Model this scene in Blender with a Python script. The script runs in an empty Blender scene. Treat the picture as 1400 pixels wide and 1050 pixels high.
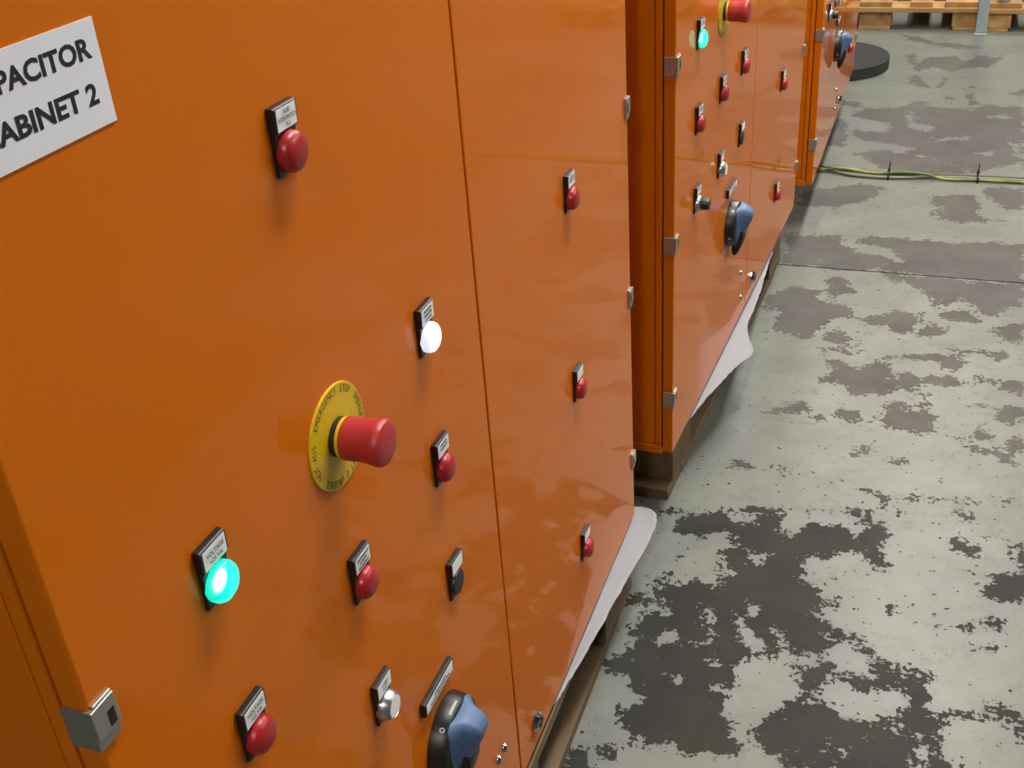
import bpy, bmesh, math, random
import numpy as np
from mathutils import Matrix, Vector, Euler
random.seed(7)
S = bpy.context.scene
COL = S.collection

# ------------------------------------------------------------------ camera
cam_d = bpy.data.cameras.new('camera')
cam_d.sensor_width = 36.0
cam_d.sensor_fit = 'HORIZONTAL'
cam_d.lens = 1539.57 / 1400 * 36.0
cam_d.clip_start = 0.02
cam_o = bpy.data.objects.new('camera', cam_d)
COL.objects.link(cam_o)
CR = ((0.9397481544, -0.3228224895, -0.1125124286),
      (0.3342527855, 0.7985545184, 0.5005854138),
      (-0.0717529212, -0.5080318114, 0.8583444512))      # columns: right, forward, up
cam_o.matrix_world = Matrix(((CR[0][0], CR[0][2], -CR[0][1], 0.42003643),
                             (CR[1][0], CR[1][2], -CR[1][1], 0.00995189),
                             (CR[2][0], CR[2][2], -CR[2][1], 1.39796023),
                             (0, 0, 0, 1)))
S.camera = cam_o

# ------------------------------------------------------------------ world, exposure
W = bpy.data.worlds.new('world')
S.world = W
W.use_nodes = True
W.node_tree.nodes['Background'].inputs[0].default_value = (0.9, 0.95, 1.0, 1)
W.node_tree.nodes['Background'].inputs[1].default_value = 0.05
S.view_settings.view_transform = 'Standard'
S.view_settings.look = 'None'
S.view_settings.exposure = 0.0
S.view_settings.gamma = 1.0
S.view_settings.use_curve_mapping = False
LAMP_POWER = 60.0          # radiance of the hall's ceiling lamps
LAMPS = [(.66, -2.9), (.66, 1.9), (.66, 4.7), (.66, 7.5), (4.2, 2.6), (4.2, 5.0), (4.2, 7.4)]
LAMP_Z = 3.4

# ------------------------------------------------------------------ materials
def lin(c):
    return tuple(((v / 255) / 12.92 if v / 255 <= .04045 else ((v / 255 + .055) / 1.055) ** 2.4) for v in c)

MATS = {}
def mat(name, rgb, rough=.5, metal=0.0, coat=0.0, coat_rough=.05, spec=.5, emit=None, estr=0.0):
    m = bpy.data.materials.new(name)
    m.use_nodes = True
    b = m.node_tree.nodes['Principled BSDF']
    b.inputs['Base Color'].default_value = (*lin(rgb), 1)
    b.inputs['Roughness'].default_value = rough
    b.inputs['Metallic'].default_value = metal
    b.inputs['Coat Weight'].default_value = coat
    b.inputs['Coat Roughness'].default_value = coat_rough
    b.inputs['Specular IOR Level'].default_value = spec
    if emit:
        b.inputs['Emission Color'].default_value = (*emit, 1)
        b.inputs['Emission Strength'].default_value = estr
    MATS[name] = m
    return m

def N(m, t, x=0, y=0, **kw):
    n = m.node_tree.nodes.new(t)
    n.location = (x, y)
    for k, v in kw.items():
        if k in n.inputs.keys():
            n.inputs[k].default_value = v
        else:
            setattr(n, k, v)
    return n

def L(m, a, b):
    m.node_tree.links.new(a, b)

def bump(m, scale, strength, dist=.001, detail=3, vec='Object'):
    b = m.node_tree.nodes['Principled BSDF']
    tc = N(m, 'ShaderNodeTexCoord')
    nz = N(m, 'ShaderNodeTexNoise', Scale=scale, Detail=detail)
    bp = N(m, 'ShaderNodeBump', Strength=strength, Distance=dist)
    L(m, tc.outputs[vec], nz.inputs['Vector'])
    L(m, nz.outputs['Fac'], bp.inputs['Height'])
    L(m, bp.outputs['Normal'], b.inputs['Normal'])
    return nz

def vary(m, rgb_a, rgb_b, scale, detail=4, lo=.35, hi=.65, vec='Object', mapping=None, rnd=0.0):
    """base colour = noise between two colours, optionally a per-object tint"""
    b = m.node_tree.nodes['Principled BSDF']
    tc = N(m, 'ShaderNodeTexCoord')
    mp = N(m, 'ShaderNodeMapping')
    if mapping:
        mp.inputs['Scale'].default_value = mapping
    nz = N(m, 'ShaderNodeTexNoise', Scale=scale, Detail=detail)
    cr = N(m, 'ShaderNodeValToRGB')
    cr.color_ramp.elements[0].position = lo
    cr.color_ramp.elements[0].color = (*lin(rgb_a), 1)
    cr.color_ramp.elements[1].position = hi
    cr.color_ramp.elements[1].color = (*lin(rgb_b), 1)
    L(m, tc.outputs[vec], mp.inputs['Vector'])
    L(m, mp.outputs['Vector'], nz.inputs['Vector'])
    L(m, nz.outputs['Fac'], cr.inputs['Fac'])
    out = cr.outputs['Color']
    if rnd:
        oi = N(m, 'ShaderNodeObjectInfo')
        mr = N(m, 'ShaderNodeMapRange')
        mr.inputs['To Min'].default_value = 1 - rnd
        mr.inputs['To Max'].default_value = 1 + rnd
        L(m, oi.outputs['Random'], mr.inputs['Value'])
        hs = N(m, 'ShaderNodeHueSaturation')
        L(m, mr.outputs['Result'], hs.inputs['Value'])
        L(m, out, hs.inputs['Color'])
        out = hs.outputs['Color']
        ad = N(m, 'ShaderNodeVectorMath', operation='MULTIPLY_ADD')
        ad.inputs[1].default_value = (1, 1, 1)
        cx = N(m, 'ShaderNodeCombineXYZ')
        ml = N(m, 'ShaderNodeMath', operation='MULTIPLY')
        ml.inputs[1].default_value = 37.0
        L(m, oi.outputs['Random'], ml.inputs[0])
        L(m, ml.outputs[0], cx.inputs[0])
        L(m, tc.outputs[vec], ad.inputs[0])
        L(m, cx.outputs[0], ad.inputs[2])
        L(m, ad.outputs[0], mp.inputs['Vector'])
    L(m, out, b.inputs['Base Color'])

M_OR = mat('orange_powder_coat', (208, 106, 2), .5, coat=1.0, coat_rough=.035, spec=.1)
M_OR.node_tree.nodes['Principled BSDF'].inputs['Coat IOR'].default_value = 1.165
bump(M_OR, 420, .02, .0005)
M_BLK = mat('black_plastic', (26, 23, 21), .38)
bump(M_BLK, 900, .08, .0003)
M_GASK = mat('dark_gasket', (40, 12, 4), .8)
M_RED = mat('red_lens', (164, 28, 37), .36, coat=.15, coat_rough=.2)
M_REDM = mat('red_mushroom', (174, 44, 46), .42)
bump(M_REDM, 1200, .08, .0003)
M_YEL = mat('yellow_plastic', (214, 178, 16), .4)
M_WHT = mat('white_insert', (240, 240, 240), .5)
M_PAPER = mat('sign_paper', (232, 231, 238), .55)
M_INK = mat('black_ink', (24, 20, 22), .6)
M_INKG = mat('faded_ink', (92, 96, 104), .6)
M_OLIVE = mat('ring_ink', (70, 62, 14), .6)
M_CAP = mat('white_cap', (240, 240, 240), .35)
M_SIL = mat('satin_silver', (178, 178, 180), .32, metal=.9)
M_CHR = mat('chrome', (178, 176, 172), .16, metal=1.0)
M_HNG = mat('hinge_steel', (176, 174, 166), .38, metal=.8)
M_BLUE = mat('blue_grey_plastic', (80, 106, 144), .45)
bump(M_BLUE, 800, .06, .0003)
M_TRIM = mat('light_grey_trim', (170, 176, 178), .4)
M_FOAM = mat('white_foam', (148, 149, 153), .75)
bump(M_FOAM, 260, .25, .001)
M_RUB = mat('black_rubber', (38, 36, 36), .75)
bump(M_RUB, 500, .3, .001)
M_WOOD = mat('pallet_wood', (150, 120, 80), .75)
vary(M_WOOD, (80, 63, 42), (122, 99, 68), 22, 6, .3, .7, mapping=(1, .12, 1), rnd=.16)
M_WOODF = mat('new_pallet_wood', (190, 150, 95), .7)
vary(M_WOODF, (150, 108, 60), (188, 148, 94), 22, 6, .3, .7, mapping=(1, .12, 1), rnd=.16)
M_POST = mat('grey_painted_steel', (150, 162, 164), .5)
M_CABG = mat('green_yellow_cable', (160, 176, 40), .45)
vary(M_CABG, (84, 116, 36), (158, 156, 58), 9, 1, .45, .55)
M_CABW = mat('beige_cable', (132, 128, 108), .5)
M_CABD = mat('dark_cable', (70, 66, 52), .5)
M_WALL = mat('hall_wall_paint', (96, 96, 92), .85)
M_CEIL = mat('hall_ceiling', (104, 104, 102), .9)
M_HOUS = mat('lamp_housing', (210, 210, 208), .5)
M_GLOW = mat('lamp_diffuser', (255, 255, 255), .5, emit=(1.0, .985, .93), estr=LAMP_POWER)

def lit_lens(name, edge, core, s_edge, s_core, rad):
    """an illuminated lens: the LED behind it makes the middle hotter"""
    m = mat(name, (220, 240, 235), .25, coat=.4, coat_rough=.1)
    b = m.node_tree.nodes['Principled BSDF']
    tc = N(m, 'ShaderNodeTexCoord')
    ln = N(m, 'ShaderNodeVectorMath', operation='LENGTH')
    L(m, tc.outputs['Object'], ln.inputs[0])
    mr = N(m, 'ShaderNodeMapRange', interpolation_type='SMOOTHSTEP')
    mr.inputs['From Min'].default_value = rad[0]
    mr.inputs['From Max'].default_value = rad[1]
    L(m, ln.outputs['Value'], mr.inputs['Value'])
    mx = N(m, 'ShaderNodeMix', data_type='RGBA')
    mx.inputs[6].default_value = (*core, 1)
    mx.inputs[7].default_value = (*edge, 1)
    L(m, mr.outputs['Result'], mx.inputs[0])
    L(m, mx.outputs[2], b.inputs['Emission Color'])
    ms = N(m, 'ShaderNodeMapRange')
    ms.inputs['To Min'].default_value = s_core
    ms.inputs['To Max'].default_value = s_edge
    L(m, mr.outputs['Result'], ms.inputs['Value'])
    L(m, ms.outputs['Result'], b.inputs['Emission Strength'])
    b.inputs['Base Color'].default_value = (*[v * .5 for v in edge], 1)
    return m
M_GRN = lit_lens('green_lit_lens', (0.0, .90, .62), (0.0, .98, .75), 1.35, 1.55, (.0055, .0125))
def see_through(m, tint, fac):
    nt = m.node_tree
    b = nt.nodes['Principled BSDF']
    out = nt.nodes['Material Output']
    t = N(m, 'ShaderNodeBsdfTransparent')
    t.inputs[0].default_value = (*tint, 1)
    x = N(m, 'ShaderNodeMixShader')
    x.inputs[0].default_value = fac
    L(m, b.outputs[0], x.inputs[1])
    L(m, t.outputs[0], x.inputs[2])
    L(m, x.outputs[0], out.inputs['Surface'])
see_through(M_GRN, (.85, 1.0, .97), .36)
M_LED = lit_lens('led', (.1, 1.0, .8), (1.0, 1.0, 1.0), .6, 6.5, (.0055, .0105))
M_LIT = lit_lens('white_lit_lens', (.74, .77, 1.0), (1.0, 1.0, 1.0), .85, 1.7, (.0095, .0158))

# floor: worn grey-green paint over bare concrete, the worn field is stored on the mesh
def floor_material():
    m = mat('worn_painted_concrete', (150, 152, 140), .5)
    b = m.node_tree.nodes['Principled BSDF']
    at = N(m, 'ShaderNodeAttribute', attribute_name='paint')
    ge = N(m, 'ShaderNodeNewGeometry')
    def noise(scale, detail, rough=.55, dist=0.0):
        n = N(m, 'ShaderNodeTexNoise', Scale=scale, Detail=detail, Roughness=rough, Distortion=dist)
        L(m, ge.outputs['Position'], n.inputs['Vector'])
        return n.outputs['Fac']
    def math_(op, a, c):
        n = N(m, 'ShaderNodeMath', operation=op)
        for i, v in enumerate((a, c)):
            if isinstance(v, (int, float)):
                n.inputs[i].default_value = v
            else:
                L(m, v, n.inputs[i])
        return n.outputs[0]
    n1 = math_('MULTIPLY', math_('SUBTRACT', noise(26, 8, .62), .5), .22)
    n2 = math_('MULTIPLY', math_('SUBTRACT', noise(95, 6, .65), .5), .19)
    n0 = math_('MULTIPLY', math_('SUBTRACT', noise(11, 3, .6), .5), .10)
    f = math_('ADD', at.outputs['Fac'], math_('ADD', n0, math_('ADD', n1, n2)))
    def rng(v, a, c, t0=0.0, t1=1.0):
        n = N(m, 'ShaderNodeMapRange')
        n.inputs['From Min'].default_value = a
        n.inputs['From Max'].default_value = c
        n.inputs['To Min'].default_value = t0
        n.inputs['To Max'].default_value = t1
        L(m, v, n.inputs['Value'])
        return n.outputs['Result']
    mask = rng(f, -.0007, .0007)
    # specks of lost paint
    sp = rng(noise(60, 3, .5), .315, .305)
    mask2 = math_('MULTIPLY', mask, math_('SUBTRACT', 1.0, sp))
    def ramp(v, a, c, lo=.3, hi=.7):
        n = N(m, 'ShaderNodeValToRGB')
        n.color_ramp.elements[0].position = lo
        n.color_ramp.elements[0].color = (*lin(a), 1)
        n.color_ramp.elements[1].position = hi
        n.color_ramp.elements[1].color = (*lin(c), 1)
        L(m, v, n.inputs['Fac'])
        return n.outputs['Color']
    paint = ramp(noise(5, 8, .65), (104, 106, 98), (124, 126, 117))
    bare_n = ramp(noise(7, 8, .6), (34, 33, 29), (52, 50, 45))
    bare_far_sheen = ramp(noise(7, 8, .6), (80, 77, 72), (99, 95, 90))  # far bare concrete, paler partly because grazing sheen is put into its colour
    tn = N(m, 'ShaderNodeAttribute', attribute_name='tone_sheen')
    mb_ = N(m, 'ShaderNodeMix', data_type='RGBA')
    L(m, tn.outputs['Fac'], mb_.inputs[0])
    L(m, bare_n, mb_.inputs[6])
    L(m, bare_far_sheen, mb_.inputs[7])
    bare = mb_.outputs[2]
    mx = N(m, 'ShaderNodeMix', data_type='RGBA')
    L(m, mask2, mx.inputs[0])
    sc = rng(noise(14, 9, .75), .54, .74, 0.0, .55)
    mg = N(m, 'ShaderNodeMix', data_type='RGBA')
    L(m, sc, mg.inputs[0])
    L(m, paint, mg.inputs[6])
    mg.inputs[7].default_value = (*lin((70, 69, 62)), 1)
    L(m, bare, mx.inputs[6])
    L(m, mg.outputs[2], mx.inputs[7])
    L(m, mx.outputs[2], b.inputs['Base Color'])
    L(m, rng(mask2, 0, 1, .2, .4), b.inputs['Specular IOR Level'])
    L(m, rng(mask2, 0, 1, .55, .38), b.inputs['Roughness'])
    bp = N(m, 'ShaderNodeBump', Strength=.5, Distance=.0012)
    L(m, math_('ADD', mask2, math_('MULTIPLY', noise(160, 3), .15)), bp.inputs['Height'])
    L(m, bp.outputs['Normal'], b.inputs['Normal'])
    return m
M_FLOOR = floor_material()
M_JOINT = mat('joint_dirt', (30, 28, 25), .95)

# ------------------------------------------------------------------ mesh helpers
class MB:
    def __init__(s):
        s.v, s.f = [], []
    def add(s, vs, fs):
        o = len(s.v)
        s.v += [tuple(p) for p in vs]
        s.f += [tuple(i + o for i in f) for f in fs]
        return s
    def box(s, a, b):
        x0, y0, z0 = a
        x1, y1, z1 = b
        return s.add([(x0, y0, z0), (x1, y0, z0), (x1, y1, z0), (x0, y1, z0), (x0, y0, z1), (x1, y0, z1), (x1, y1, z1), (x0, y1, z1)],
                     [(0, 3, 2, 1), (4, 5, 6, 7), (0, 1, 5, 4), (1, 2, 6, 5), (2, 3, 7, 6), (3, 0, 4, 7)])
    def lathe(s, prof, cy, cz, n=40, cap0=True, cap1=True):
        """profile (x, r) turned about an axis along x"""
        vs, fs = [], []
        for x, r in prof:
            for k in range(n):
                a = 2 * math.pi * k / n
                vs.append((x, cy + r * math.cos(a), cz + r * math.sin(a)))
        for i in range(len(prof) - 1):
            for k in range(n):
                k2 = (k + 1) % n
                fs.append((i * n + k, i * n + k2, (i + 1) * n + k2, (i + 1) * n + k))
        if cap0:
            fs.append(tuple(range(n - 1, -1, -1)))
        if cap1:
            fs.append(tuple((len(prof) - 1) * n + k for k in range(n)))
        return s.add(vs, fs)
    def lathe_z(s, prof, cx, cy, n=48):
        vs, fs = [], []
        for z, r in prof:
            for k in range(n):
                a = 2 * math.pi * k / n
                vs.append((cx + r * math.cos(a), cy + r * math.sin(a), z))
        for i in range(len(prof) - 1):
            for k in range(n):
                k2 = (k + 1) % n
                fs.append((i * n + k, i * n + k2, (i + 1) * n + k2, (i + 1) * n + k))
        fs.append(tuple(range(n - 1, -1, -1)))
        fs.append(tuple((len(prof) - 1) * n + k for k in range(n)))
        return s.add(vs, fs)
    def prism_y(s, poly, y0, y1):
        """(x, z) outline drawn out along y"""
        n = len(poly)
        vs = [(x, y0, z) for x, z in poly] + [(x, y1, z) for x, z in poly]
        fs = [tuple(range(n)), tuple(range(2 * n - 1, n - 1, -1))]
        fs += [((k + 1) % n, k, n + k, n + (k + 1) % n) for k in range(n)]
        return s.add(vs, fs)
    def tube(s, pts, r, n=8):
        pts = [Vector(p) for p in pts]
        vs, fs = [], []
        for i, p in enumerate(pts):
            d = (pts[min(i + 1, len(pts) - 1)] - pts[max(i - 1, 0)]).normalized()
            u = d.cross(Vector((0, 0, 1)))
            u = u.normalized() if u.length > 1e-4 else Vector((1, 0, 0))
            w = u.cross(d)
            for k in range(n):
                a = 2 * math.pi * k / n
                vs.append(p + r * (math.cos(a) * u + math.sin(a) * w))
        for i in range(len(pts) - 1):
            for k in range(n):
                k2 = (k + 1) % n
                fs.append((i * n + k, i * n + k2, (i + 1) * n + k2, (i + 1) * n + k))
        fs.append(tuple(range(n - 1, -1, -1)))
        fs.append(tuple((len(pts) - 1) * n + k for k in range(n)))
        return s.add(vs, fs)
    def mesh(s, name, off=(0, 0, 0)):
        me = bpy.data.meshes.new(name)
        me.from_pydata([(x - off[0], y - off[1], z - off[2]) for x, y, z in s.v], [], s.f)
        bm = bmesh.new()
        bm.from_mesh(me)
        bmesh.ops.recalc_face_normals(bm, faces=bm.faces)
        bm.to_mesh(me)
        bm.free()
        return me

def link(name, me, m, parent=None, smooth=False, bevel=0.0, loc=None, rotz=0.0, seg=2):
    o = bpy.data.objects.new(name, me)
    COL.objects.link(o)
    if m and not me.materials:
        me.materials.append(m)
    if smooth:
        me.polygons.foreach_set('use_smooth', [True] * len(me.polygons))
        try:
            me.set_sharp_from_angle(angle=math.radians(smooth if smooth > 1 else 35))
        except Exception:
            pass
    if bevel:
        bv = o.modifiers.new('bevel', 'BEVEL')
        bv.width = bevel
        bv.segments = seg
        bv.limit_method = 'ANGLE'
        bv.angle_limit = math.radians(40)
    if parent:
        o.parent = parent
    if loc:
        o.location = loc
    if rotz:
        o.rotation_euler = (0, 0, rotz)
    return o

def tag(o, label, cat=None, group=None, kind=None):
    if label:
        o['label'] = label
    if cat:
        o['category'] = cat
    if group:
        o['group'] = group
    if kind:
        o['kind'] = kind
    return o

def empty(name, loc, rot=None):
    o = bpy.data.objects.new(name, None)
    o.empty_display_size = .1
    COL.objects.link(o)
    if rot is not None:
        m = Matrix(rot).to_4x4()
        m.translation = Vector(loc)
        o.matrix_world = m
    else:
        o.location = loc
    return o

TEXT_CACHE = {}
def text_verts(s, bold=0.0):
    """flat mesh of a word in the built-in font, normalised to cap height 1, returned as (verts2d, faces, width)"""
    key = (s, bold)
    if key in TEXT_CACHE:
        return TEXT_CACHE[key]
    cu = bpy.data.curves.new('txt', 'FONT')
    cu.body = s
    cu.size = 1.0
    cu.offset = bold
    cu.resolution_u = 3
    ob = bpy.data.objects.new('txt', cu)
    COL.objects.link(ob)
    dg = bpy.context.evaluated_depsgraph_get()
    me = bpy.data.meshes.new_from_object(ob.evaluated_get(dg))
    vs = np.array([v.co[:2] for v in me.vertices]) if len(me.vertices) else np.zeros((0, 2))
    fs = [tuple(p.vertices) for p in me.polygons]
    bpy.data.objects.remove(ob)
    bpy.data.curves.remove(cu)
    bpy.data.meshes.remove(me)
    if len(vs):
        vs[:, 0] -= vs[:, 0].min()
        w = vs[:, 0].max()
    else:
        w = .3
    vs = vs / .70
    TEXT_CACHE[key] = (vs, fs, w / .70)
    return TEXT_CACHE[key]

def put_text(mb, s, cy, base_z, cap, x, width=None, bold=0.0):
    vs, fs, w = text_verts(s, bold)
    kx = cap if width is None else width / w
    mb.add([(x, cy + (p[0] - w / 2) * kx, base_z + p[1] * cap) for p in vs], fs)

# ------------------------------------------------------------------ the hall
BARE_PATCHES = [[27,1754,49,1798,96,1824,127,1823,141,1793,173,1805,190,1838,234,1845,233,1811,263,1791,291,1826,333,1837,356,1829,378,1812,411,1871,450,1844,431,1808,417,1786,443,1738,410,1737,382,1769,341,1758,330,1721,303,1731,284,1709,300,1663,339,1633,331,1576,354,1545,407,1537,403,1525,366,1519,355,1488,315,1463,286,1469,265,1452,235,1455,226,1424,215,1407,226,1357,212,1340,230,1282,252,1247,239,1217,200,1214,172,1200,149,1223,120,1209,86,1197,65,1280,75,1315,48,1347,20,1454,39,1505,75,1507,63,1535,3,1519,-3,1542,38,1552,27,1599,50,1613,63,1580,91,1599,162,1618,140,1706,163,1734,130,1762,100,1741,61,1740],
[-3,1365,34,1399,45,1459,86,1396,123,1239,90,1191,84,1197,64,1238,43,1248,48,1273,71,1296,75,1318,54,1334,37,1338,19,1336],
[-8,1126,-3,1157,20,1168,38,1146,42,1104,3,1093],
[36,1182,66,1186,70,1163,47,1161],
[266,1293,314,1331,306,1360,327,1372,368,1371,392,1353,431,1351,440,1342,468,1374,485,1385,483,1429,457,1421,435,1409,408,1414,367,1419,423,1455,440,1470,405,1501,428,1501,453,1473,481,1461,520,1472,525,1409,527,1391,582,1412,645,1436,663,1429,661,1369,640,1399,607,1413,528,1385,546,1348,538,1311,563,1290,468,1246,411,1236,400,1272,386,1239,314,1207,317,1248,288,1240,272,1255],
[305,1432,329,1426,344,1457,372,1458,367,1422,361,1395,343,1390,322,1410],
[546,1938,587,1948,603,1906,572,1907],
[538,1839,557,1858,593,1828,583,1812,548,1812],
[645,1863,683,1877,679,1731,652,1693,598,1701,617,1754,651,1771,662,1816],
[349,1612,364,1631,369,1605,356,1594],
[438,1624,457,1633,458,1618,444,1614],
[562,1608,580,1621,583,1599],
[612,1633,631,1642,635,1610,614,1608],
[-7,1798,100,1832,198,1862,291,1875,361,1889,446,1913,446,1903,362,1882,200,1846,-2,1790],
[364,1854,423,1938,427,1931,381,1849],
[365,1966,398,1971,421,1960,545,1978,545,1970,422,1951,388,1955],
[561,1963,598,1981,678,2021,678,2011,598,1970],
[603,1338,615,1342,611,1332],
[603,1566,619,1567,616,1549],
[47,3224,204,3233,216,3180,277,3128,334,3112,333,3026,226,3006,73,3011,58,3151],
[247,3231,296,3249,422,3253,505,3241,640,3274,711,3260,704,3001,632,3003,524,3006,433,3012,340,3019,334,3112,396,3089,358,3169,258,3196],
[341,3011,537,3000,704,2998,701,2880,648,2826,624,2785,594,2815,551,2879,521,2843,478,2835,470,2893,410,2944,356,2981],
[54,2811,120,2871,187,2868,194,2808,240,2802,287,2781,286,2723,238,2699,224,2653,206,2595,165,2572,132,2592,107,2629,89,2668,108,2715,68,2722],
[193,2933,238,2958,298,2875,249,2849,226,2814,207,2872],
[306,2713,382,2771,450,2771,458,2716,425,2654,375,2685,326,2689],
[498,2802,540,2818,589,2799,583,2756,511,2755],
[449,2659,470,2726,518,2715,513,2673,473,2651],
[228,2620,263,2634,296,2614,292,2586,257,2572,234,2587],
[233,2547,272,2549,315,2532,322,2586,329,2542,298,2522,256,2526],
[228,2507,271,2491,333,2461,375,2507,399,2506,407,2459,469,2455,524,2473,574,2449,525,2421,438,2401,489,2372,439,2384,381,2348,315,2333,307,2366,254,2377,241,2392,266,2428,262,2464],
[362,2530,431,2551,556,2572,567,2531,546,2490,523,2497,500,2529,432,2526,375,2514],
[606,2602,640,2615,673,2591,634,2570],
[584,2481,628,2461,691,2481,689,2418,654,2421,601,2455],
[509,2600,549,2615,589,2598,544,2582],
[142,2215,188,2264,226,2279,230,2246,188,2226],
[287,2232,309,2287,373,2236,331,2216],
[239,2216,269,2239,267,2212],
[387,2261,410,2321,496,2330,438,2295,513,2280,495,2213,449,2202,406,2213,394,2241],
[553,2197,591,2176,630,2176,650,2171,646,2219,671,2225,668,2124,630,2138,616,2153,571,2162],
[627,2349,688,2374,686,2310,657,2282,632,2307],
[559,2366,590,2362,611,2345,580,2343],
[624,2737,698,2766,695,2659,646,2662],
[102,2010,127,2021,146,1997,107,1982],
[351,2114,379,2150,372,2104,341,2082],
[400,2082,449,2094,450,2080,420,2073],
[593,2226,621,2233,621,2221,596,2215],
[190,2003,232,2018,211,1980],
[143,4390,175,4499,219,4480,313,4514,351,4603,420,4598,402,4536,490,4522,557,4506,610,4582,745,4550,735,4162,728,3897,609,3844,494,3809,388,3794,318,3783,236,3900,180,3969,252,4018,342,3991,377,4035,286,4083,166,4129,159,4213,212,4209,290,4218,271,4314,188,4349],
[281,5257,318,5290,348,5141,383,5233,490,5256,536,5184,581,5277,693,5255,633,5105,516,5067,494,5009,403,5087,346,5011,312,5109],
[313,4938,349,4955,407,4785,371,4769,317,4856],
[254,5614,321,5583,406,5487,502,5477,588,5402,495,5380,375,5453,284,5514],
[443,3598,515,3626,581,3621,598,3529,593,3452,656,3434,530,3405,448,3443,484,3510,444,3551],
[609,3707,723,3708,718,3534,662,3540,609,3625],
[38,3567,105,3611,224,3681,302,3659,296,3575,237,3517,168,3466,53,3455],
[90,4360,137,4298,130,4166,83,4160],
[541,4734,590,4604,557,4506],
[692,4724,752,4793,749,4693],
[547,4825,583,4815,569,4788],
[460,4663,515,4644,474,4621],
[81,4600,149,4557,149,4484,88,4526],
[64,4158,149,4169,141,4043,77,4035],
[428,4787,459,4950,469,4924,440,4783]]
PAINT_ISLANDS = [[68,1445,99,1468,114,1447,76,1433],
[125,1439,163,1475,167,1429],
[196,1540,214,1522,254,1460,241,1449,213,1499],
[181,1703,215,1712,218,1696,186,1692],
[260,1516,285,1515,286,1469,275,1494],
[134,1546,152,1543,159,1496,146,1500],
[115,1353,156,1364,136,1345],
[130,1823,183,1846,191,1829,163,1798,138,1797],
[211,1559,228,1564,225,1548],
[196,1355,215,1351,200,1346],
[171,1409,194,1412,191,1404],
[489,1344,512,1344,522,1301,505,1331],
[365,1279,378,1274,375,1267],
[343,4345,377,4327,437,4290,419,4235,354,4258],
[435,4163,572,4202,548,4158,448,4145],
[328,4480,344,4482,361,4347,345,4345],
[341,4010,509,3914,557,3845,509,3892],
[603,3861,730,3970,727,3844,609,3826],
[579,4024,634,4050,633,3993],
[684,4216,731,3988,720,3950,695,4137],
[201,4261,269,4237,212,4209],
[610,4443,707,4454,674,4406]]

def poly_sdf(P, poly):
    a = np.array(poly, float).reshape(-1, 2) / 1000.0
    b = np.roll(a, -1, 0)
    d = np.full(len(P), 1e9)
    inside = np.zeros(len(P), bool)
    for p, q in zip(a, b):
        e = q - p
        w = P - p
        t = np.clip((w @ e) / max(e @ e, 1e-12), 0, 1)
        d = np.minimum(d, ((w - t[:, None] * e) ** 2).sum(1))
        c = ((p[1] > P[:, 1]) != (q[1] > P[:, 1]))
        xs = (q[0] - p[0]) * (P[:, 1] - p[1]) / ((q[1] - p[1]) if abs(q[1] - p[1]) > 1e-12 else 1e-12) + p[0]
        inside ^= c & (P[:, 0] < xs)
    d = np.sqrt(d)
    return np.where(inside, -d, d)

def smooth_noise(P, cell, seed):
    rs = np.random.RandomState(seed)
    g = rs.rand(64, 64)
    u = P / cell
    i = np.floor(u).astype(int)
    f = u - i
    f = f * f * (3 - 2 * f)
    q = lambda a, b: g[(i[:, 0] + a) % 64, (i[:, 1] + b) % 64]
    return (q(0, 0) * (1 - f[:, 0]) + q(1, 0) * f[:, 0]) * (1 - f[:, 1]) + (q(0, 1) * (1 - f[:, 0]) + q(1, 1) * f[:, 0]) * f[:, 1]

def paint_field(P):
    bare = np.full(len(P), .03)
    for poly in BARE_PATCHES:
        bare = np.minimum(bare, poly_sdf(P, poly))
    for poly in PAINT_ISLANDS:
        bare = np.maximum(bare, -poly_sdf(P, poly))
    bare = np.clip(bare * 2.4, -.054, .047)
    # the rest of the hall wears in the same way
    far = (smooth_noise(P, .42, 3) * .6 + smooth_noise(P, .17, 5) * .4 - .46) * .28
    far = np.clip(far, -.04, .034)
    dx = np.maximum(np.maximum(-P[:, 0] - .05, P[:, 0] - .86), 0)
    dy = np.maximum(np.maximum(1.1 - P[:, 1], P[:, 1] - 6.4), 0)
    w = np.clip(np.hypot(dx, dy) / .08, 0, 1)
    return bare * (1 - w) + far * w

def axis(lo, hi, a, b, fine, coarse):
    mid = list(np.arange(max(lo, a), min(hi, b) + 1e-6, fine)) if min(hi, b) > max(lo, a) else []
    left = list(np.arange(lo, max(lo, a), coarse))
    right = list(np.arange(max(lo, min(hi, b)) + fine, hi, coarse))
    v = sorted(set([round(float(t), 5) for t in [lo] + left + mid + right if lo <= t < hi - fine * .3] + [hi]))
    out = [v[0]]
    for t in v[1:]:
        if t - out[-1] > fine * .3:
            out.append(t)
    out[-1] = hi
    return out

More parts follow.
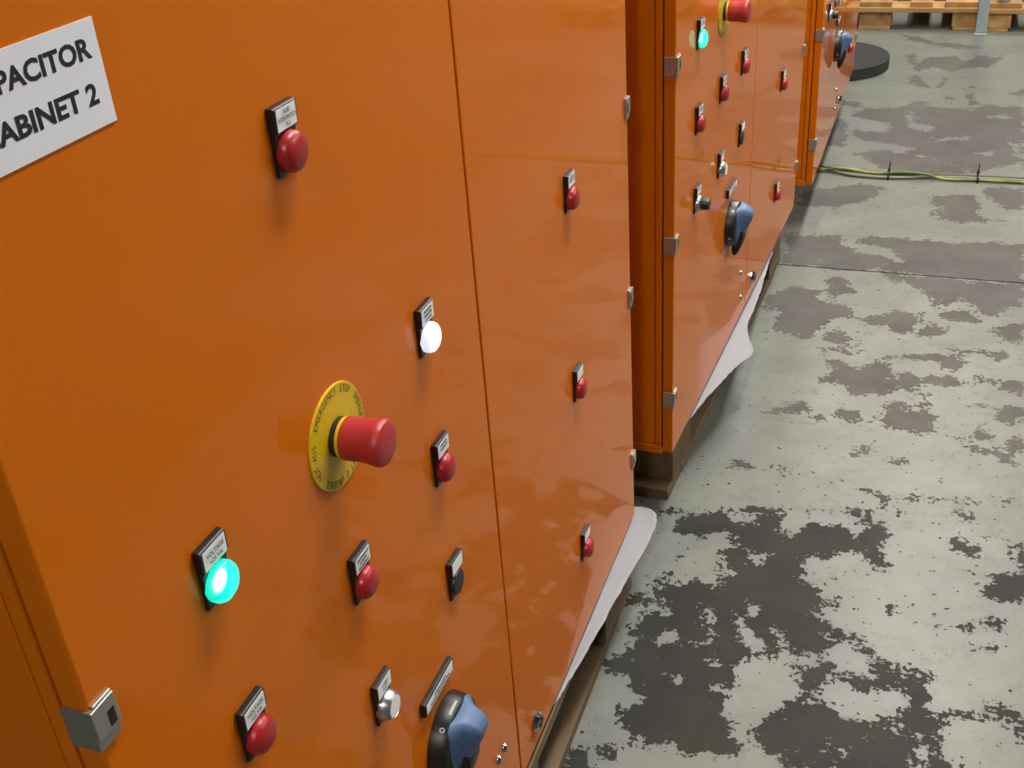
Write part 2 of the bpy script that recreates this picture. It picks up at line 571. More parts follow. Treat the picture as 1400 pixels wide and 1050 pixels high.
def slab_mesh(name, x0, x1, y0, y1):
    xs = axis(x0, x1, -.1, .95, .011, .06)
    ys = axis(y0, y1, 1.0, 6.5, .014, .06)
    nx, ny = len(xs), len(ys)
    X, Y = np.meshgrid(xs, ys)
    P = np.stack([X.ravel(), Y.ravel()], 1)
    Zv = np.zeros(len(P))
    edge = np.minimum(np.abs(P[:, 1] - y0), np.abs(P[:, 1] - y1))
    vs = [(float(a), float(b), float(c)) for (a, b), c in zip(P, Zv)]
    fs = [(j * nx + i, j * nx + i + 1, (j + 1) * nx + i + 1, (j + 1) * nx + i) for j in range(ny - 1) for i in range(nx - 1)]
    n = len(vs)                                   # sides of the slab down to the joint
    for yy, row in ((y0, 0), (y1, ny - 1)):
        a, b = row * nx, row * nx + nx - 1
        o = len(vs)
        vs += [(x0, yy, -.03), (x1, yy, -.03)]
        fs.append((o, o + 1, *[row * nx + k for k in range(nx - 1, -1, -1)]))
    me = bpy.data.meshes.new(name)
    me.from_pydata(vs, [], fs)
    at = me.attributes.new('paint', 'FLOAT', 'POINT')
    at.data.foreach_set('value', np.concatenate([paint_field(P), np.full(len(vs) - n, -.2)]).astype('f'))
    t2 = me.attributes.new('tone_sheen', 'FLOAT', 'POINT')  # blend along y towards the far concrete colour with the sheen painted in
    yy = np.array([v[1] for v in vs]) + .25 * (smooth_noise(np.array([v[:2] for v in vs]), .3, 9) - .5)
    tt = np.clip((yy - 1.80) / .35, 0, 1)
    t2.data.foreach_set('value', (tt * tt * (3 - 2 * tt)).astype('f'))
    return me

X0, X1, Y0, Y1, ZC = -3.2, 6.2, -4.5, 10.5, 5.0
floor = link('floor', MB().box((X0, Y0, -.2), (X1, Y1, -.03)).mesh('floor'), M_JOINT)
tag(floor, 'concrete hall floor with flaking grey-green paint', kind='structure')
JOINTS = [Y0, -1.2, 3.010, 7.2, Y1]
for a, b in zip(JOINTS[:-1], JOINTS[1:]):
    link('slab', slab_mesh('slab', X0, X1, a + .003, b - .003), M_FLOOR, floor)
for nm, a, b in (('wall_left', (X0 - .2, Y0, 0), (X0, Y1, ZC)), ('wall_right', (X1, Y0, 0), (X1 + .2, Y1, ZC)),
                 ('wall_back', (X0 - .2, Y0 - .2, 0), (X1 + .2, Y0, ZC)), ('wall_far', (X0 - .2, Y1, 0), (X1 + .2, Y1 + .2, ZC))):
    tag(link(nm, MB().box(a, b).mesh(nm), M_WALL), 'plain painted wall of the hall', kind='structure')
tag(link('ceiling', MB().box((X0 - .2, Y0 - .2, ZC), (X1 + .2, Y1 + .2, ZC + .2)).mesh('ceiling'), M_CEIL), 'plain ceiling of the hall', kind='structure')

house_me = diff_me = None
for i, (lx, ly) in enumerate(LAMPS):
    e = empty('ceiling_lamp', (lx, ly, LAMP_Z))
    tag(e, 'long white strip lamp hung from the hall ceiling', 'lamp', 'strip lamps under the ceiling')
    if house_me is None:
        house_me = MB().box((-.17, -.8, .02), (.17, .8, .09)).box((-.01, -.6, .09), (.01, -.58, ZC - LAMP_Z)).box((-.01, .58, .09), (.01, .6, ZC - LAMP_Z)).mesh('housing')
        diff_me = MB().box((-.15, -.78, 0), (.15, .78, .02)).mesh('diffuser')
    link('housing', house_me, M_HOUS, e)
    link('diffuser', diff_me, M_GLOW, e)

# ------------------------------------------------------------------ control cabinets
B = (0.0, .966, -1.236)              # local origin: middle of the bottom front edge
ZT = .62                             # local top of the doors
HINGE_Z = (-.489, -.797, -1.109)
C1, C2, C3, C4 = .4630, .6405, .8199, 1.2670         # left edges of the four columns of legend plates

def part(name, mb, m, parent, **kw):
    return link(name, mb.mesh(name, B), m, parent, **kw)

def sub(name, mb, m, parent, centre=None, **kw):
    """a sub-part; with a centre its mesh origin sits there (for object-space shaders)"""
    c = centre or B
    o = link(name, mb.mesh(name, c), m, parent, **kw)
    if centre:
        o.location = (c[0] - B[0], c[1] - B[1], c[2] - B[2])
    return o

def dashes(mb, y0, y1, z, h, x, rnd):
    """an unreadable printed line: small ink marks"""
    y = y0
    while y < y1 - .0006:
        w = rnd.uniform(.0007, .0016)
        w = min(w, y1 - y)
        mb.box((x - .0001, y, z), (x, y + w, z + h * rnd.uniform(.75, 1)))
        y += w + rnd.choice((.0003, .0004, .0009))

LENS = {
    'red': ([(.002, .0142), (.0045, .0150), (.0085, .0149), (.0115, .0135), (.0136, .0105), (.0148, .006), (.0151, .0)], M_RED),
    'green': ([(.002, .0142), (.0045, .0150), (.0085, .0149), (.0115, .0135), (.0136, .0105), (.0148, .006), (.0151, .0)], M_GRN),
    'white': ([(.002, .0142), (.0045, .0150), (.0085, .0149), (.0115, .0135), (.0136, .0105), (.0148, .006), (.0151, .0)], M_LIT),
    'black': ([(.002, .0140), (.0050, .0140), (.0066, .0132), (.0070, .012), (.0072, 0)], M_BLK),
}

def control(cab, kind, y, zt, label, lines=(), seed=1):
    rnd = random.Random(seed)
    nm = {'red': 'pilot_light', 'green': 'pilot_light', 'white': 'pilot_light', 'black': 'blanking_plug', 'silver': 'push_button', 'knob': 'selector_knob'}[kind]
    mb = MB()
    mb.prism_y([(0, zt), (.0054, zt), (.0068, zt - .0012), (.0062, zt - .0178), (.0048, zt - .0192), (0, zt - .0192)], y, y + .030)
    mb.prism_y([(0, zt - .0192), (.0044, zt - .0192), (.0028, zt - .0490), (0, zt - .0495)], y + .0002, y + .0286)
    p = part(nm, mb, M_BLK, cab, bevel=.0006)
    tag(p, label)
    cy, cz = y + .0146, zt - .0335
    # paper insert
    ins = MB().prism_y([(.0060, zt - .0016), (.00705, zt - .0016), (.00655, zt - .0170), (.0055, zt - .0170)], y + .0021, y + .0279)
    sub('label_insert', ins, M_WHT, p)
    ink = MB()
    if lines and lines[0] != '#':
        n = len(lines)
        cap = .0034 if n < 3 else .0030
        step = .0055 if n < 3 else .0046
        z = zt - .0016 - (.0154 - (n - 1) * step - cap) / 2 - cap
        for s in lines:
            w = min(.0245, text_verts(s)[2] * cap * .95)
            put_text(ink, s, y + .015, z, cap, .0074, w, .01)
            z -= step
    elif lines:
        z = zt - .0058
        for k in range(int(lines[1])):
            wd = rnd.uniform(.006, .0105)
            dashes(ink, y + .015 - wd, y + .015 + wd, z, .0024, .0074, rnd)
            z -= .0043
    if ink.v:
        sub('lettering', ink, M_INK if lines[0] != '#' else M_INKG, p)
    if kind in LENS:
        prof, m = LENS[kind]
        sub('lens', MB().lathe(prof[:-1] + [(prof[-1][0], .0005)], cy, cz), m, p, centre=(.008, cy, cz), smooth=30)
        if kind == 'green':
            sub('led', MB().lathe([(.0046, .0108), (.0050, .0108), (.0051, .0005)], cy, cz), M_LED, p, centre=(.0051, cy, cz))
    elif kind == 'silver':
        sub('bezel', MB().lathe([(.002, .0150), (.0068, .0150), (.0080, .0147), (.0142, .0121), (.0148, .0116), (.0140, .0113)], cy, cz), M_SIL, p, smooth=30)
        sub('button_cap', MB().lathe([(.010, .0112), (.0140, .0112), (.0146, .0106), (.0147, .0005)], cy, cz), M_CAP, p, smooth=30)
    elif kind == 'knob':
        sub('bezel', MB().lathe([(.002, .0150), (.0070, .0150), (.0100, .0138), (.0112, .0118)], cy, cz), M_SIL, p, smooth=30)
        sub('knob', MB().lathe([(.009, .0108), (.012, .0112), (.024, .0106), (.0262, .0096), (.0266, .0005)], cy, cz, 24), M_BLK, p, smooth=30)
    return p

def emergency_stop(cab, cy, cz, label):
    p = part('emergency_stop', MB().lathe([(0, .0450), (.0013, .0450), (.0018, .0444), (.0018, .0010)], cy, cz, 96), M_YEL, cab, smooth=30)
    tag(p, label)
    sub('collar', MB().lathe([(.0015, .0168), (.0068, .0168), (.0074, .0163)], cy, cz, 48), M_BLK, p, smooth=30)
    sub('yellow_ring', MB().lathe([(.0070, .0174), (.0098, .0174), (.0102, .0170)], cy, cz, 48), M_YEL, p, smooth=30)
    sub('mushroom_head', MB().lathe([(.0100, .0178), (.0112, .0183), (.0220, .0179), (.0290, .0180), (.0350, .0190), (.0390, .0198), (.0420, .0196), (.0446, .0182), (.0460, .0155), (.0468, .010), (.0470, .0005)], cy, cz, 64), M_REDM, p, smooth=30)
    ink = MB()
    cap, r = .0064, .0366
    # clock angles of the words, letters with their tops outwards, read clockwise
    for word, a0, a1 in (('EMERGENCY STOP', 306, 407), ('EMERGENZA', 59, 118), ("ARRET D'URGENCE", 134, 228), ('NOT-AUS', 244, 292)):
        for k, ch in enumerate(word):
            if ch == ' ':
                continue
            a = math.radians(a0 + (a1 - a0) * (k + .5) / len(word))
            vs, fs, w = text_verts(ch, 0.0)
            out = (math.sin(a), math.cos(a))
            rt = (math.cos(a), -math.sin(a))
            kx = cap * .72
            ink.add([(.00205, cy + out[0] * (r + q[1] * cap) + rt[0] * (q[0] - w / 2) * kx,
                      cz + out[1] * (r + q[1] * cap) + rt[1] * (q[0] - w / 2) * kx) for q in vs], fs)
    sub('lettering', ink, M_OLIVE, p)
    return p

def rotary_switch(cab, label):
    cy, cz = .7690, -.9355
    col = MB().lathe([(0, .0478), (.004, .0480), (.0165, .0460), (.0195, .0442), (.0205, .0415)], cy, cz, 72)
    p = part('rotary_switch', col, M_BLK, cab, smooth=35)
    tag(p, label)
    # blue grip body: sections down the height: z, reach x, half width at the root, half width at the ridge
    secs = [(-.8945, .0240, .0200, .0150), (-.8970, .0350, .0270, .0140), (-.9015, .0430, .0300, .0130), (-.9070, .0480, .0312, .0122),
            (-.9140, .0490, .0316, .0120), (-.9240, .0455, .0316, .0118), (-.9360, .0400, .0312, .0116), (-.9480, .0345, .0300, .0114), (-.9600, .0290, .0280, .0112), (-.9700, .0240, .0250, .0110)]
    mb = MB()
    ring = []
    for z, h, wb, wt in secs:
        hm = .020 + (h - .020) * .45
        wm = wt + (wb - wt) * .30
        ring.append([(.0185, cy - wb, z), (.0215, cy - wb, z), (hm, cy - wm, z), (h - .002, cy - wt, z), (h, cy - wt * .7, z),
                     (h, cy + wt * .7, z), (h - .002, cy + wt, z), (hm, cy + wm, z), (.0215, cy + wb, z), (.0185, cy + wb, z)])
    n = 10
    vs = [q for r in ring for q in r]
    fs = []
    for i in range(len(ring) - 1):
        for k in range(n):
            k2 = (k + 1) % n
            fs.append((i * n + k, i * n + k2, (i + 1) * n + k2, (i + 1) * n + k))
    fs += [tuple(range(n - 1, -1, -1)), tuple((len(ring) - 1) * n + k for k in range(n))]
    sub('grip_cap', mb.add(vs, fs), M_BLUE, p, smooth=42)
    # black tongue that hangs below the blue cap
    tp = [(.0190, -.925), (.0300, -.9440), (.0335, -.9560), (.0325, -.9680), (.0275, -.9840), (.0215, -.9975), (.0160, -1.0030), (.0110, -1.0010), (.0085, -.9920), (.0090, -.9800), (.0140, -.9600)]
    mt = MB()
    layers = ((-.0170, .80), (-.0155, .93), (-.012, 1.0), (.012, 1.0), (.0155, .93), (.0170, .80))
    cxz = (.020, -.965)
    n = len(tp)
    vs, fs = [], []
    for dy, k in layers:
        vs += [(cxz[0] + (x - cxz[0]) * k, cy + dy, cxz[1] + (z - cxz[1]) * k) for x, z in tp]
    for i in range(len(layers) - 1):
        fs += [(i * n + (k + 1) % n, i * n + k, (i + 1) * n + k, (i + 1) * n + (k + 1) % n) for k in range(n)]
    fs += [tuple(range(n)), tuple((len(layers) - 1) * n + k for k in range(n - 1, -1, -1))]
    sub('lever_tongue', mt.add(vs, fs), M_BLK, p, smooth=35)
    # light blade along the lower edge of the ridge
    sub('lock_blade', MB().prism_y([(.0445, -.9265), (.0459, -.9250), (.0268, -.9655), (.0255, -.9665)], cy - .0025, cy + .0025), M_TRIM, p)
    # white marks on the collar
    mk = MB()
    def on_collar(deg, x, r=.0476):
        a = math.radians(deg)
        return (x, cy + r * math.sin(a), cz + r * math.cos(a))
    def patch(d0, d1, x0, x1):
        q = []
        for d, x in ((d0, x0), (d1, x0), (d1, x1), (d0, x1)):
            r = .0480 - (x - .004) * .0020 / .0125 + .0003
            q.append(on_collar(d, x, r))
        mk.add(q, [(0, 1, 2, 3)])
    for k in range(5):
        patch(-14 + k * 5, -9 + k * 5, .0135, .0163)
    sub('position_bar', mk, M_TRIM, p)
    mk = MB()
    for k in range(12):                                   # ring of the 'O' mark
        a0, a1 = 2 * math.pi * k / 12, 2 * math.pi * (k + 1) / 12
        q = []
        for a, rr in ((a0, .0030), (a1, .0030), (a1, .0017), (a0, .0017)):
            x = .0122 + rr * math.cos(a)
            d = -36 + math.degrees(rr * math.sin(a) / .049)
            q.append(on_collar(d, x, .0480 - (x - .004) * .16 + .0004))
        mk.add(q, [(0, 1, 2, 3)])
    sub('off_mark', mk, M_TRIM, p)
    mk = MB()
    q = [on_collar(-112, .0070, .0482), on_collar(-104, .0100, .0477), on_collar(-112, .0140, .0470)]
    mk.add(q, [(0, 1, 2)])
    sub('arrow_mark', mk, M_TRIM, p)
    return p

def long_plate(cab, label):
    y0, y1, zt = .7235, .7975, -.8465
    mb = MB().prism_y([(0, zt), (.0052, zt), (.0066, zt - .0012), (.0062, zt - .0165), (.005, zt - .0178), (0, zt - .0178)], y0, y1)
    p = part('legend_plate', mb, M_BLK, cab, bevel=.0008)
    tag(p, label)
    sub('label_insert', MB().prism_y([(.0058, zt - .0026), (.0069, zt - .0026), (.0065, zt - .0150), (.0055, zt - .0150)], y0 + .003, y1 - .003), M_WHT, p)
    ink = MB()
    rnd = random.Random(5)
    dashes(ink, y0 + .022, y0 + .052, zt - .0072, .0028, .0072, rnd)
    dashes(ink, y0 + .012, y0 + .060, zt - .0118, .0026, .0072, rnd)
    sub('lettering', ink, M_INKG, p)
    return p

def hinge(cab, y_edge, z, sgn):
    """bright steel hinge leaf that wraps the door edge; sgn +1 = leaf lies towards +y"""
    a, h = .0185, .0158
    mb = MB()
    y0 = y_edge - sgn * .0022
    def bx(x0, ya, z0, x1, yb, z1):
        mb.box((x0, min(ya, yb), z0), (x1, max(ya, yb), z1))
    bx(-.0185, y_edge - sgn * .0022, z - h, .0015, y_edge, z + h)                        # side leaf
    bx(-.0005, y0, z - h + .0085, .0042, y_edge + sgn * a, z + h)                        # upper front leaf
    bx(-.0005, y0, z - h, .0026, y_edge + sgn * (a - .001), z - h + .0090)               # thinner lower leaf
    bx(-.0005, y_edge + sgn * .002, z + h, .0028, y_edge + sgn * a, z + h + .0016)       # lip of the back leaf
    p = part('hinge', mb, M_HNG, cab, bevel=.0006)
    sub('hinge_slot', MB().box((.0038, min(y_edge + sgn * .0095, y_edge + sgn * .0150), z - .0045), (.0046, max(y_edge + sgn * .0095, y_edge + sgn * .0150), z + .0072)), M_BLK, p)
    return p

def screw(cab, y, z):
    p = part('screw', MB().lathe([(0, .0062), (.0012, .0062), (.0036, .0052), (.0050, .0034), (.0053, .0005)], y, z, 24), M_CHR, cab, smooth=30)
    return p

def latch(cab, y, z):
    p = part('door_latch', MB().lathe([(0, .0150), (.0022, .0150), (.0030, .0142), (.0085, .0118), (.0092, .0095), (.0080, .0080), (.0055, .0078), (.0055, .0005)], y, z, 10), M_CHR, cab, smooth=20)
    tag(p, 'faceted chrome quarter-turn latch')
    sub('latch_insert', MB().box((.005, y - .0035, z - .0035), (.0088, y + .0035, z + .0035)), M_BLK, p)
    return p

def cabinet(label, loc, rot, y0, spec):
    cab = empty('control_cabinet', loc, rot)
    tag(cab, label, 'cabinet', 'orange control cabinets in a row')
    y1 = 1.583
    ys = .967
    # shell
    part('body', MB().box((-.500, y0 + .006, -1.214), (-.030, y1 - .006, ZT - .004)), M_OR, cab, bevel=.002)
    part('base_frame', MB().box((-.500, y0, -1.236), (-.0215, y1, -1.2165)), M_OR, cab, bevel=.002)
    part('corner_post', MB().box((-.034, y0, -1.2155), (-.0215, y0 + .02, ZT)), M_OR, cab, bevel=.003, seg=3)
    part('corner_post', MB().box((-.034, y1 - .02, -1.2155), (-.0215, y1, ZT)), M_OR, cab, bevel=.003, seg=3)
    part('side_panel', MB().box((-.499, y0 + .0012, -1.2150), (-.0348, y0 + .008, ZT)), M_OR, cab, bevel=.0015)
    part('side_panel', MB().box((-.499, y1 - .008, -1.2150), (-.0348, y1 - .0012, ZT)), M_OR, cab, bevel=.0015)
    part('top_cover', MB().box((-.502, y0 - .002, ZT), (-.018, y1 + .002, ZT + .02)), M_OR, cab, bevel=.003)
    part('door_gasket', MB().box((-.029, y0 + .005, -1.224), (-.0180, y1 - .005, ZT - .006)), M_GASK, cab)
    d1 = part('door', MB().box((-.0195, y0, -1.230), (0, ys - .0013, ZT - .003)), M_OR, cab, bevel=.0028, seg=4)
    d2 = part('door', MB().box((-.0195, ys + .0013, -1.230), (0, y1, ZT - .003)), M_OR, cab, bevel=.0028, seg=4)
    for z in HINGE_Z:
        hinge(cab, y0, z, 1)
        hinge(cab, y1, z, -1)
    for k, a in enumerate(spec['controls']):
        control(cab, *a[:5], seed=11 + k)
    for a in spec.get('estop', ()):
        emergency_stop(cab, *a)
    if spec.get('switch'):
        rotary_switch(cab, spec['switch'])
        long_plate(cab, 'long black legend plate above the rotary switch')
    for y, z in spec['screws']:
        screw(cab, y, z)
    latch(cab, 1.030, -1.184)
    return cab

R1, R2, R3_, R4 = -.4477, -.5938, -.7412, -1.0405
I3 = ((1, 0, 0), (0, .999968, .008), (0, -.008, .999968))
cab1 = cabinet('nearest orange control cabinet carrying the white CAPACITOR CABINET 2 sign', (0, .96603, .15427), I3, .3470, dict(
    controls=[('red', C2, -.2082, 'red pilot light labelled fuse intervention', ('FUSE', 'INTERVENTION', 'FU1')),
              ('white', C3, R1, 'white pilot light, lit', ('#', 3)),
              ('red', C3, R2, 'red pilot light at the height of the emergency stop', ('#', 2)),
              ('green', C1, R1, 'green pilot light, lit', ('VOLTAGE', '<25 Vdc')),
              ('red', C2, R2, 'red pilot light below the emergency stop', ('#', 3)),
              ('black', C3, R3_, 'black blanking plug with blank legend plate', ()),
              ('red', C1, R2, 'red pilot light labelled voltage, low on the left', ('VOLTAGE', '>25 Vdc')),
              ('silver', C2, R3_, 'white push button in a silver bezel', ('LAMP', 'TEST')),
              ('red', C4, -.4822, 'topmost red pilot light of the right door', ('#', 2)),
              ('red', C4, -.7609, 'middle red pilot light of the right door', ()),
              ('red', C4, R4, 'lowest red pilot light of the right door', ())],
    estop=[(.6585, -.4805, 'red mushroom emergency stop on a lettered yellow disc')],
    switch='black rotary main switch with blue-grey grip',
    screws=[(.897, -1.115), (.918, -1.116)]))
SPEC2 = dict(
    controls=[('green', C1, R1, 'green pilot light, lit', ('#', 2)), ('red', C1, R2, 'red pilot light below the green one', ('#', 2)),
              ('knob', C1, R3_, 'black selector knob in a silver bezel', ('#', 1)), ('red', C2, R2, 'red pilot light of the middle column', ('#', 2)),
              ('silver', C2, R3_, 'white push button in a silver bezel', ('#', 1)), ('red', C3, R2, 'red pilot light beside the door seam', ('#', 2)),
              ('black', C3, R3_, 'black blanking plug with blank legend plate', ()), ('red', C4, -.7609, 'upper red pilot light of the right door', ('#', 1)),
              ('red', C4, R4, 'lower red pilot light of the right door', ())],
    estop=[(.6585, -.4790, 'red mushroom emergency stop on a yellow disc')],
    switch='black rotary main switch with blue-grey grip', screws=[(.897, -1.110), (.909, -1.177)])
cab2 = cabinet('middle orange control cabinet with a lit green lamp, between the two others', (.05894, 2.39869, .16415),
               ((.998685, .050517, .00876), (-.050451, .998697, -.007626), (-.009134, .007174, .999933)), .3345, SPEC2)
SPEC3 = dict(
    controls=[('knob', C1, R3_, 'black selector knob in a silver bezel', ('#', 1)), ('silver', C2, R3_, 'white push button in a silver bezel', ('#', 1)),
              ('black', C3, R3_, 'black blanking plug with blank legend plate', ()), ('red', C4, -.7609, 'upper red pilot light of the right door', ('#', 1)),
              ('red', C4, R4, 'lower red pilot light of the right door', ())],
    switch='black rotary main switch with blue-grey grip', screws=[(.900, -1.112), (.905, -1.177)])
cab3 = cabinet('farthest orange control cabinet, next to the black disc on the floor', (.11723, 3.88124, .14439),
               ((.999985, .0055, -.000026), (-.0055, .99998, .00325), (.000044, -.00325, .999995)), .3345, SPEC3)

# sign on the nearest cabinet
sg = part('sign', MB().box((.0001, .3905, -.1700), (.0007, .4950, -.1145)), M_PAPER, cab1)
tag(sg, 'white paper sign reading CAPACITOR CABINET 2')
ink = MB()
for word, tail, span, right, base, cap in (('CAPACITOR', 'ACITOR', .0637, .4882, -.1336, .0102), ('CABINET 2', 'ABINET 2', .0761, .4850, -.1570, .0106)):
    width = span * text_verts(word, .032)[2] / text_verts(tail, .032)[2]
    put_text(ink, word, right - width / 2, base, cap, .00085, width, .032)
sub('lettering', ink, M_INK, sg)

# ------------------------------------------------------------------ pallets
def pallet(label, loc, rotz, ln, wd, m, hts=(.022, .078, .022, .022), blk=(.145, .100), group='wooden pallets', inset=0.0):
    p = empty('pallet', (loc[0], loc[1], 0))
    p.rotation_euler = (0, 0, rotz)
    tag(p, label, 'pallet', group)
    hb, hk, hs, hd = hts
    def piece(name, w, l, h, x, y, z, along_y=True):
        me = MB().box((-w / 2, -l / 2, 0), (w / 2, l / 2, h)).mesh(name)
        j = random.uniform(-.002, .002)
        return link(name, me, m, p, bevel=.002, loc=(x + j, y + random.uniform(-.003, .003), z), rotz=0 if along_y else math.pi / 2)
    xs = (-wd / 2 + .05, 0, wd / 2 - .05)
    ys = (-ln / 2 + blk[0] / 2 + inset, 0, ln / 2 - blk[0] / 2 - inset)
    for i, x in enumerate(xs):
        piece('bottom_board', .145 if i == 1 else .1, ln - (.208 if inset else 0), hb, x, 0, 0)
        for y in ys:
            piece('block', .145 if i == 1 else blk[1], blk[0], hk - .0004, x, y, hb + .0002)
    if inset:
        for y in (-ln / 2 + .05, ln / 2 - .05):
            piece('bottom_board', .1, wd, hb, 0, y, 0, False)
    for y in ys:
        piece('stringer_board', .145, wd, hs - .0004, 0, y, hb + hk + .0002, False)
    for x, w in ((-wd / 2 + .0725, .145), (-.182 * wd / .8, .1), (0, .145), (.182 * wd / .8, .1), (wd / 2 - .0725, .145)):
        piece('deck_board', w, ln, hd, x, 0, hb + hk + hs + .0002)
    return p

pallet('weathered wooden pallet under the nearest cabinet', (-.402, .962), 0, 1.2, .8, M_WOOD, group='pallets under the cabinets', inset=.035)
pallet('weathered wooden pallet under the middle cabinet', (-.368, 2.456), -.0475, 1.2, .8, M_WOOD, (.022, .0905, .022, .022), group='pallets under the cabinets', inset=.035)
pallet('wooden pallet under the farthest cabinet', (-.390, 3.905), -.0055, 1.2, .8, M_WOOD, (.022, .074, .022, .022), group='pallets under the cabinets', inset=.035)
pallet('pale new wooden pallet left of the grey post', (.118, 6.31), 0, 1.2, .90, M_WOODF, (.016, .066, .022, .022), (.12, .115), 'pallets at the far end')
pallet('pale new wooden pallet right of the grey post', (1.055, 6.29), 0, 1.2, .90, M_WOODF, (.016, .066, .022, .022), (.12, .118), 'pallets at the far end')

# ------------------------------------------------------------------ foam sheets between cabinets and pallets
def catmull(pts, n):
    out = []
    for i in range(len(pts) - 1):
        p0, p1, p2, p3 = pts[max(i - 1, 0)], pts[i], pts[i + 1], pts[min(i + 2, len(pts) - 1)]
        for k in range(n):
            t = k / n
            out.append(tuple(.5 * (2 * b + (c - a) * t + (2 * a - 5 * b + 4 * c - d) * t * t + (3 * b - a - 3 * c + d) * t ** 3)
                             for a, b, c, d in zip(p0, p1, p2, p3)))
    out.append(tuple(pts[-1]))
    return out

def sheet(label, edge, z0, x_in, front, seed):
    """edge: (y, x of the free edge, lift there); the sheet lies on the pallet and its free edge leaves it"""
    rnd = random.Random(seed)
    e = catmull(edge, 8)
    m = 14
    vs, fs = [], []
    for (y, xe, lift) in e:
        xe += rnd.uniform(-.0012, .0012)
        for k in range(m + 1):
            t = k / m
            x = x_in + (xe - x_in) * (t ** .55)
            f = max(0.0, (x - front) / max(xe - front, .004)) if x > front else 0
            vs.append((x, y, z0 + lift * f ** 1.6 + .0008 * math.sin(31 * y + 40 * x) * f))
    w = m + 1
    for i in range(len(e) - 1):
        for k in range(m):
            fs.append((i * w + k, i * w + k + 1, (i + 1) * w + k + 1, (i + 1) * w + k))
    me = bpy.data.meshes.new('foam_sheet')
    me.from_pydata(vs, [], fs)
    o = link('foam_sheet', me, M_FOAM, smooth=60)
    so = o.modifiers.new('thick', 'SOLIDIFY')
    so.thickness = .0016
    so.offset = 0
    return tag(o, label, 'foam sheet', 'packing foam under the cabinets')

sheet('white packing foam sheet sticking out below the nearest cabinet', [(.96, -.050, 0), (1.05, -.035, 0), (1.12, -.004, 0), (1.16, .003, .001), (1.25, .014, .001), (1.38, .027, .001), (1.48, .038, .002), (1.55, .043, .003), (1.585, .040, .004), (1.605, .027, .004), (1.613, .004, .003)], .1462, -.12, .0, 3)
sheet('white packing foam sheet with a torn flap below the middle cabinet', [(1.86, .022, 0), (1.92, .034, .001), (1.99, .049, .001), (2.06, .066, .000), (2.13, .082, -.002), (2.19, .106, -.004), (2.225, .108, -.004), (2.28, .088, -.001), (2.33, .078, .001), (2.40, .079, .001), (2.52, .079, .001), (2.62, .076, .001), (2.72, .074, .001), (2.82, .071, 0)], .1580, -.08, .045, 5)

# ------------------------------------------------------------------ things on the floor
o = link('rubber_disc', MB().lathe_z([(0, .236), (.003, .240), (.046, .240), (.050, .236)], -.012, 5.06, 96).mesh('rubber_disc', (-.012, 5.06, 0)), M_RUB, smooth=30, loc=(-.012, 5.06, 0))
tag(o, 'thick round black rubber disc lying on the floor by the farthest cabinet', 'disc')

def cable(label, pts, r, m):
    c = catmull(pts, 10)
    return tag(link('cable', MB().tube(c, r, 10).mesh('cable'), m, smooth=60), label, 'cable', 'cables across the floor')
cable('green and yellow cable lying along the floor', [(.030, 4.4, .006), (.031, 4.0, .006), (.034, 3.83, .006), (.048, 3.790, .006), (.085, 3.772, .006), (.115, 3.764, .013), (.14, 3.762, .0190), (.18, 3.760, .0190), (.24, 3.757, .012), (.30, 3.755, .012), (.35, 3.752, .0190), (.42, 3.746, .0190), (.46, 3.743, .011), (.50, 3.743, .006), (.60, 3.750, .006), (.80, 3.752, .006), (1.1, 3.766, .006), (1.6, 3.756, .006)], .0046, M_CABG)
cable('beige cable running beside the green and yellow one', [(.045, 4.4, .006), (.046, 4.0, .006), (.048, 3.84, .006), (.062, 3.803, .006), (.088, 3.786, .006), (.13, 3.771, .006), (.18, 3.744, .006), (.24, 3.734, .006), (.31, 3.733, .006), (.37, 3.742, .006), (.43, 3.758, .006), (.50, 3.763, .006), (.62, 3.768, .006), (.80, 3.770, .006), (1.1, 3.783, .006), (1.6, 3.775, .006)], .0046, M_CABW)
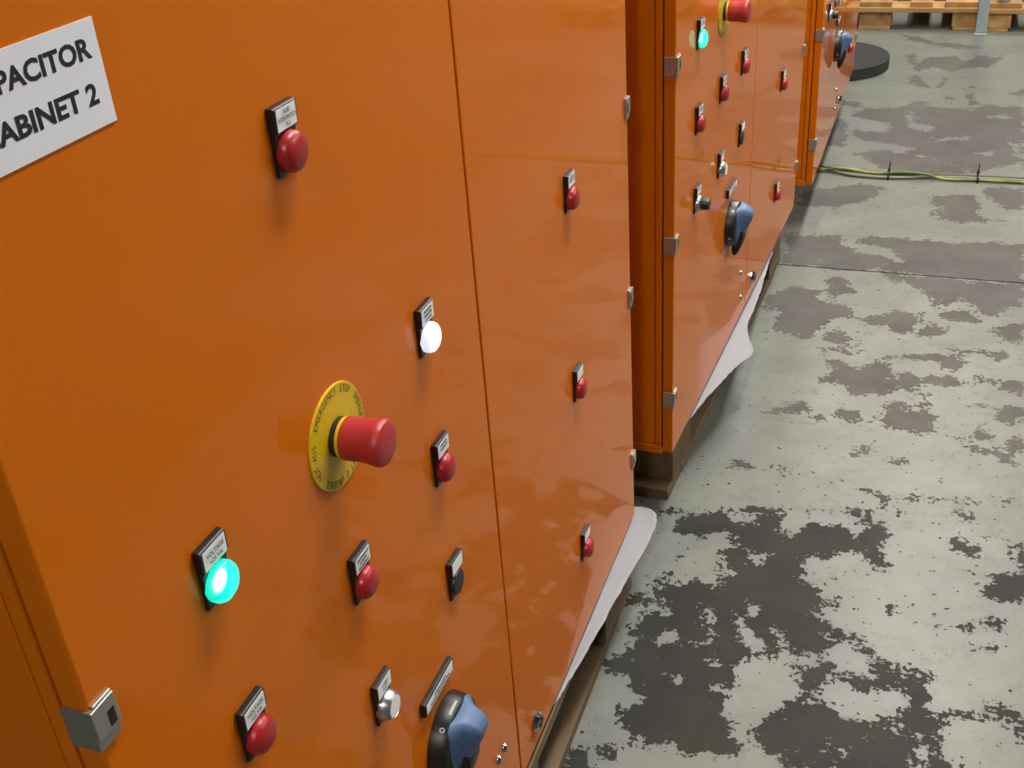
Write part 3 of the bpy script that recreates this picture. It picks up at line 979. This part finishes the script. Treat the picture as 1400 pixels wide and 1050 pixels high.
cable('dark cable running behind the beige one', [(.060, 4.4, .006), (.061, 4.0, .006), (.063, 3.85, .006), (.074, 3.816, .006), (.094, 3.802, .006), (.18, 3.790, .006), (.26, 3.777, .006), (.34, 3.774, .006), (.42, 3.778, .006), (.52, 3.780, .006), (.62, 3.784, .006), (.80, 3.786, .006), (1.1, 3.798, .006), (1.6, 3.791, .006)], .0048, M_CABD)
def cable_tie(label, x, y):
    mb = MB()
    mb.box((x - .003, y - .030, .0001), (x + .003, y + .032, .0009))
    mb.box((x - .003, y - .0308, .0), (x + .003, y - .0295, .0175))
    mb.box((x - .003, y + .0315, .0), (x + .003, y + .0328, .0175))
    mb.box((x - .003, y - .030, .0167), (x + .003, y + .032, .0180))
    mb.box((x - .0045, y + .013, .0180), (x + .0045, y + .021, .0225))
    mb.prism_y([(x - .002, .0225), (x + .002, .0225), (x + .003, .048), (x + .0, .050)], y + .0165, y + .0180)
    return tag(link('cable_tie', mb.mesh('cable_tie', (x, y, 0)), M_BLK, loc=(x, y, 0)), label, 'cable tie', 'cable ties')
cable_tie('black cable tie with upright tail, nearer to the cabinet', .310, 3.754)
cable_tie('black cable tie with upright tail, farther from the cabinet', .585, 3.767)

# grey post between the far pallets
e = empty('steel_post', (.590, 5.655, 0))
tag(e, 'pale grey steel post standing between the two far pallets', 'post')
link('post_tube', MB().box((-.024, -.012, .006), (.024, .028, 2.4)).mesh('post_tube'), M_POST, e, bevel=.004)
link('base_plate', MB().box((-.027, -.04, 0), (.027, .034, .006)).mesh('base_plate'), M_POST, e, bevel=.001)
# steel foot on the right far pallet
zt = .016 + .066 + .022 + .022 + .0004
e = empty('steel_cup_foot', (.675, 5.72, zt))
tag(e, 'small shiny steel foot at the edge of the far right pallet', 'foot')
link('foot_cup', MB().lathe_z([(0, .026), (.004, .028), (.018, .027), (.024, .020), (.026, .010)], 0, 0, 32).mesh('foot_cup'), M_CHR, e, smooth=35)
link('foot_stem', MB().lathe_z([(.0255, .008), (.10, .008)], 0, 0, 16).mesh('foot_stem'), M_CHR, e, smooth=35)
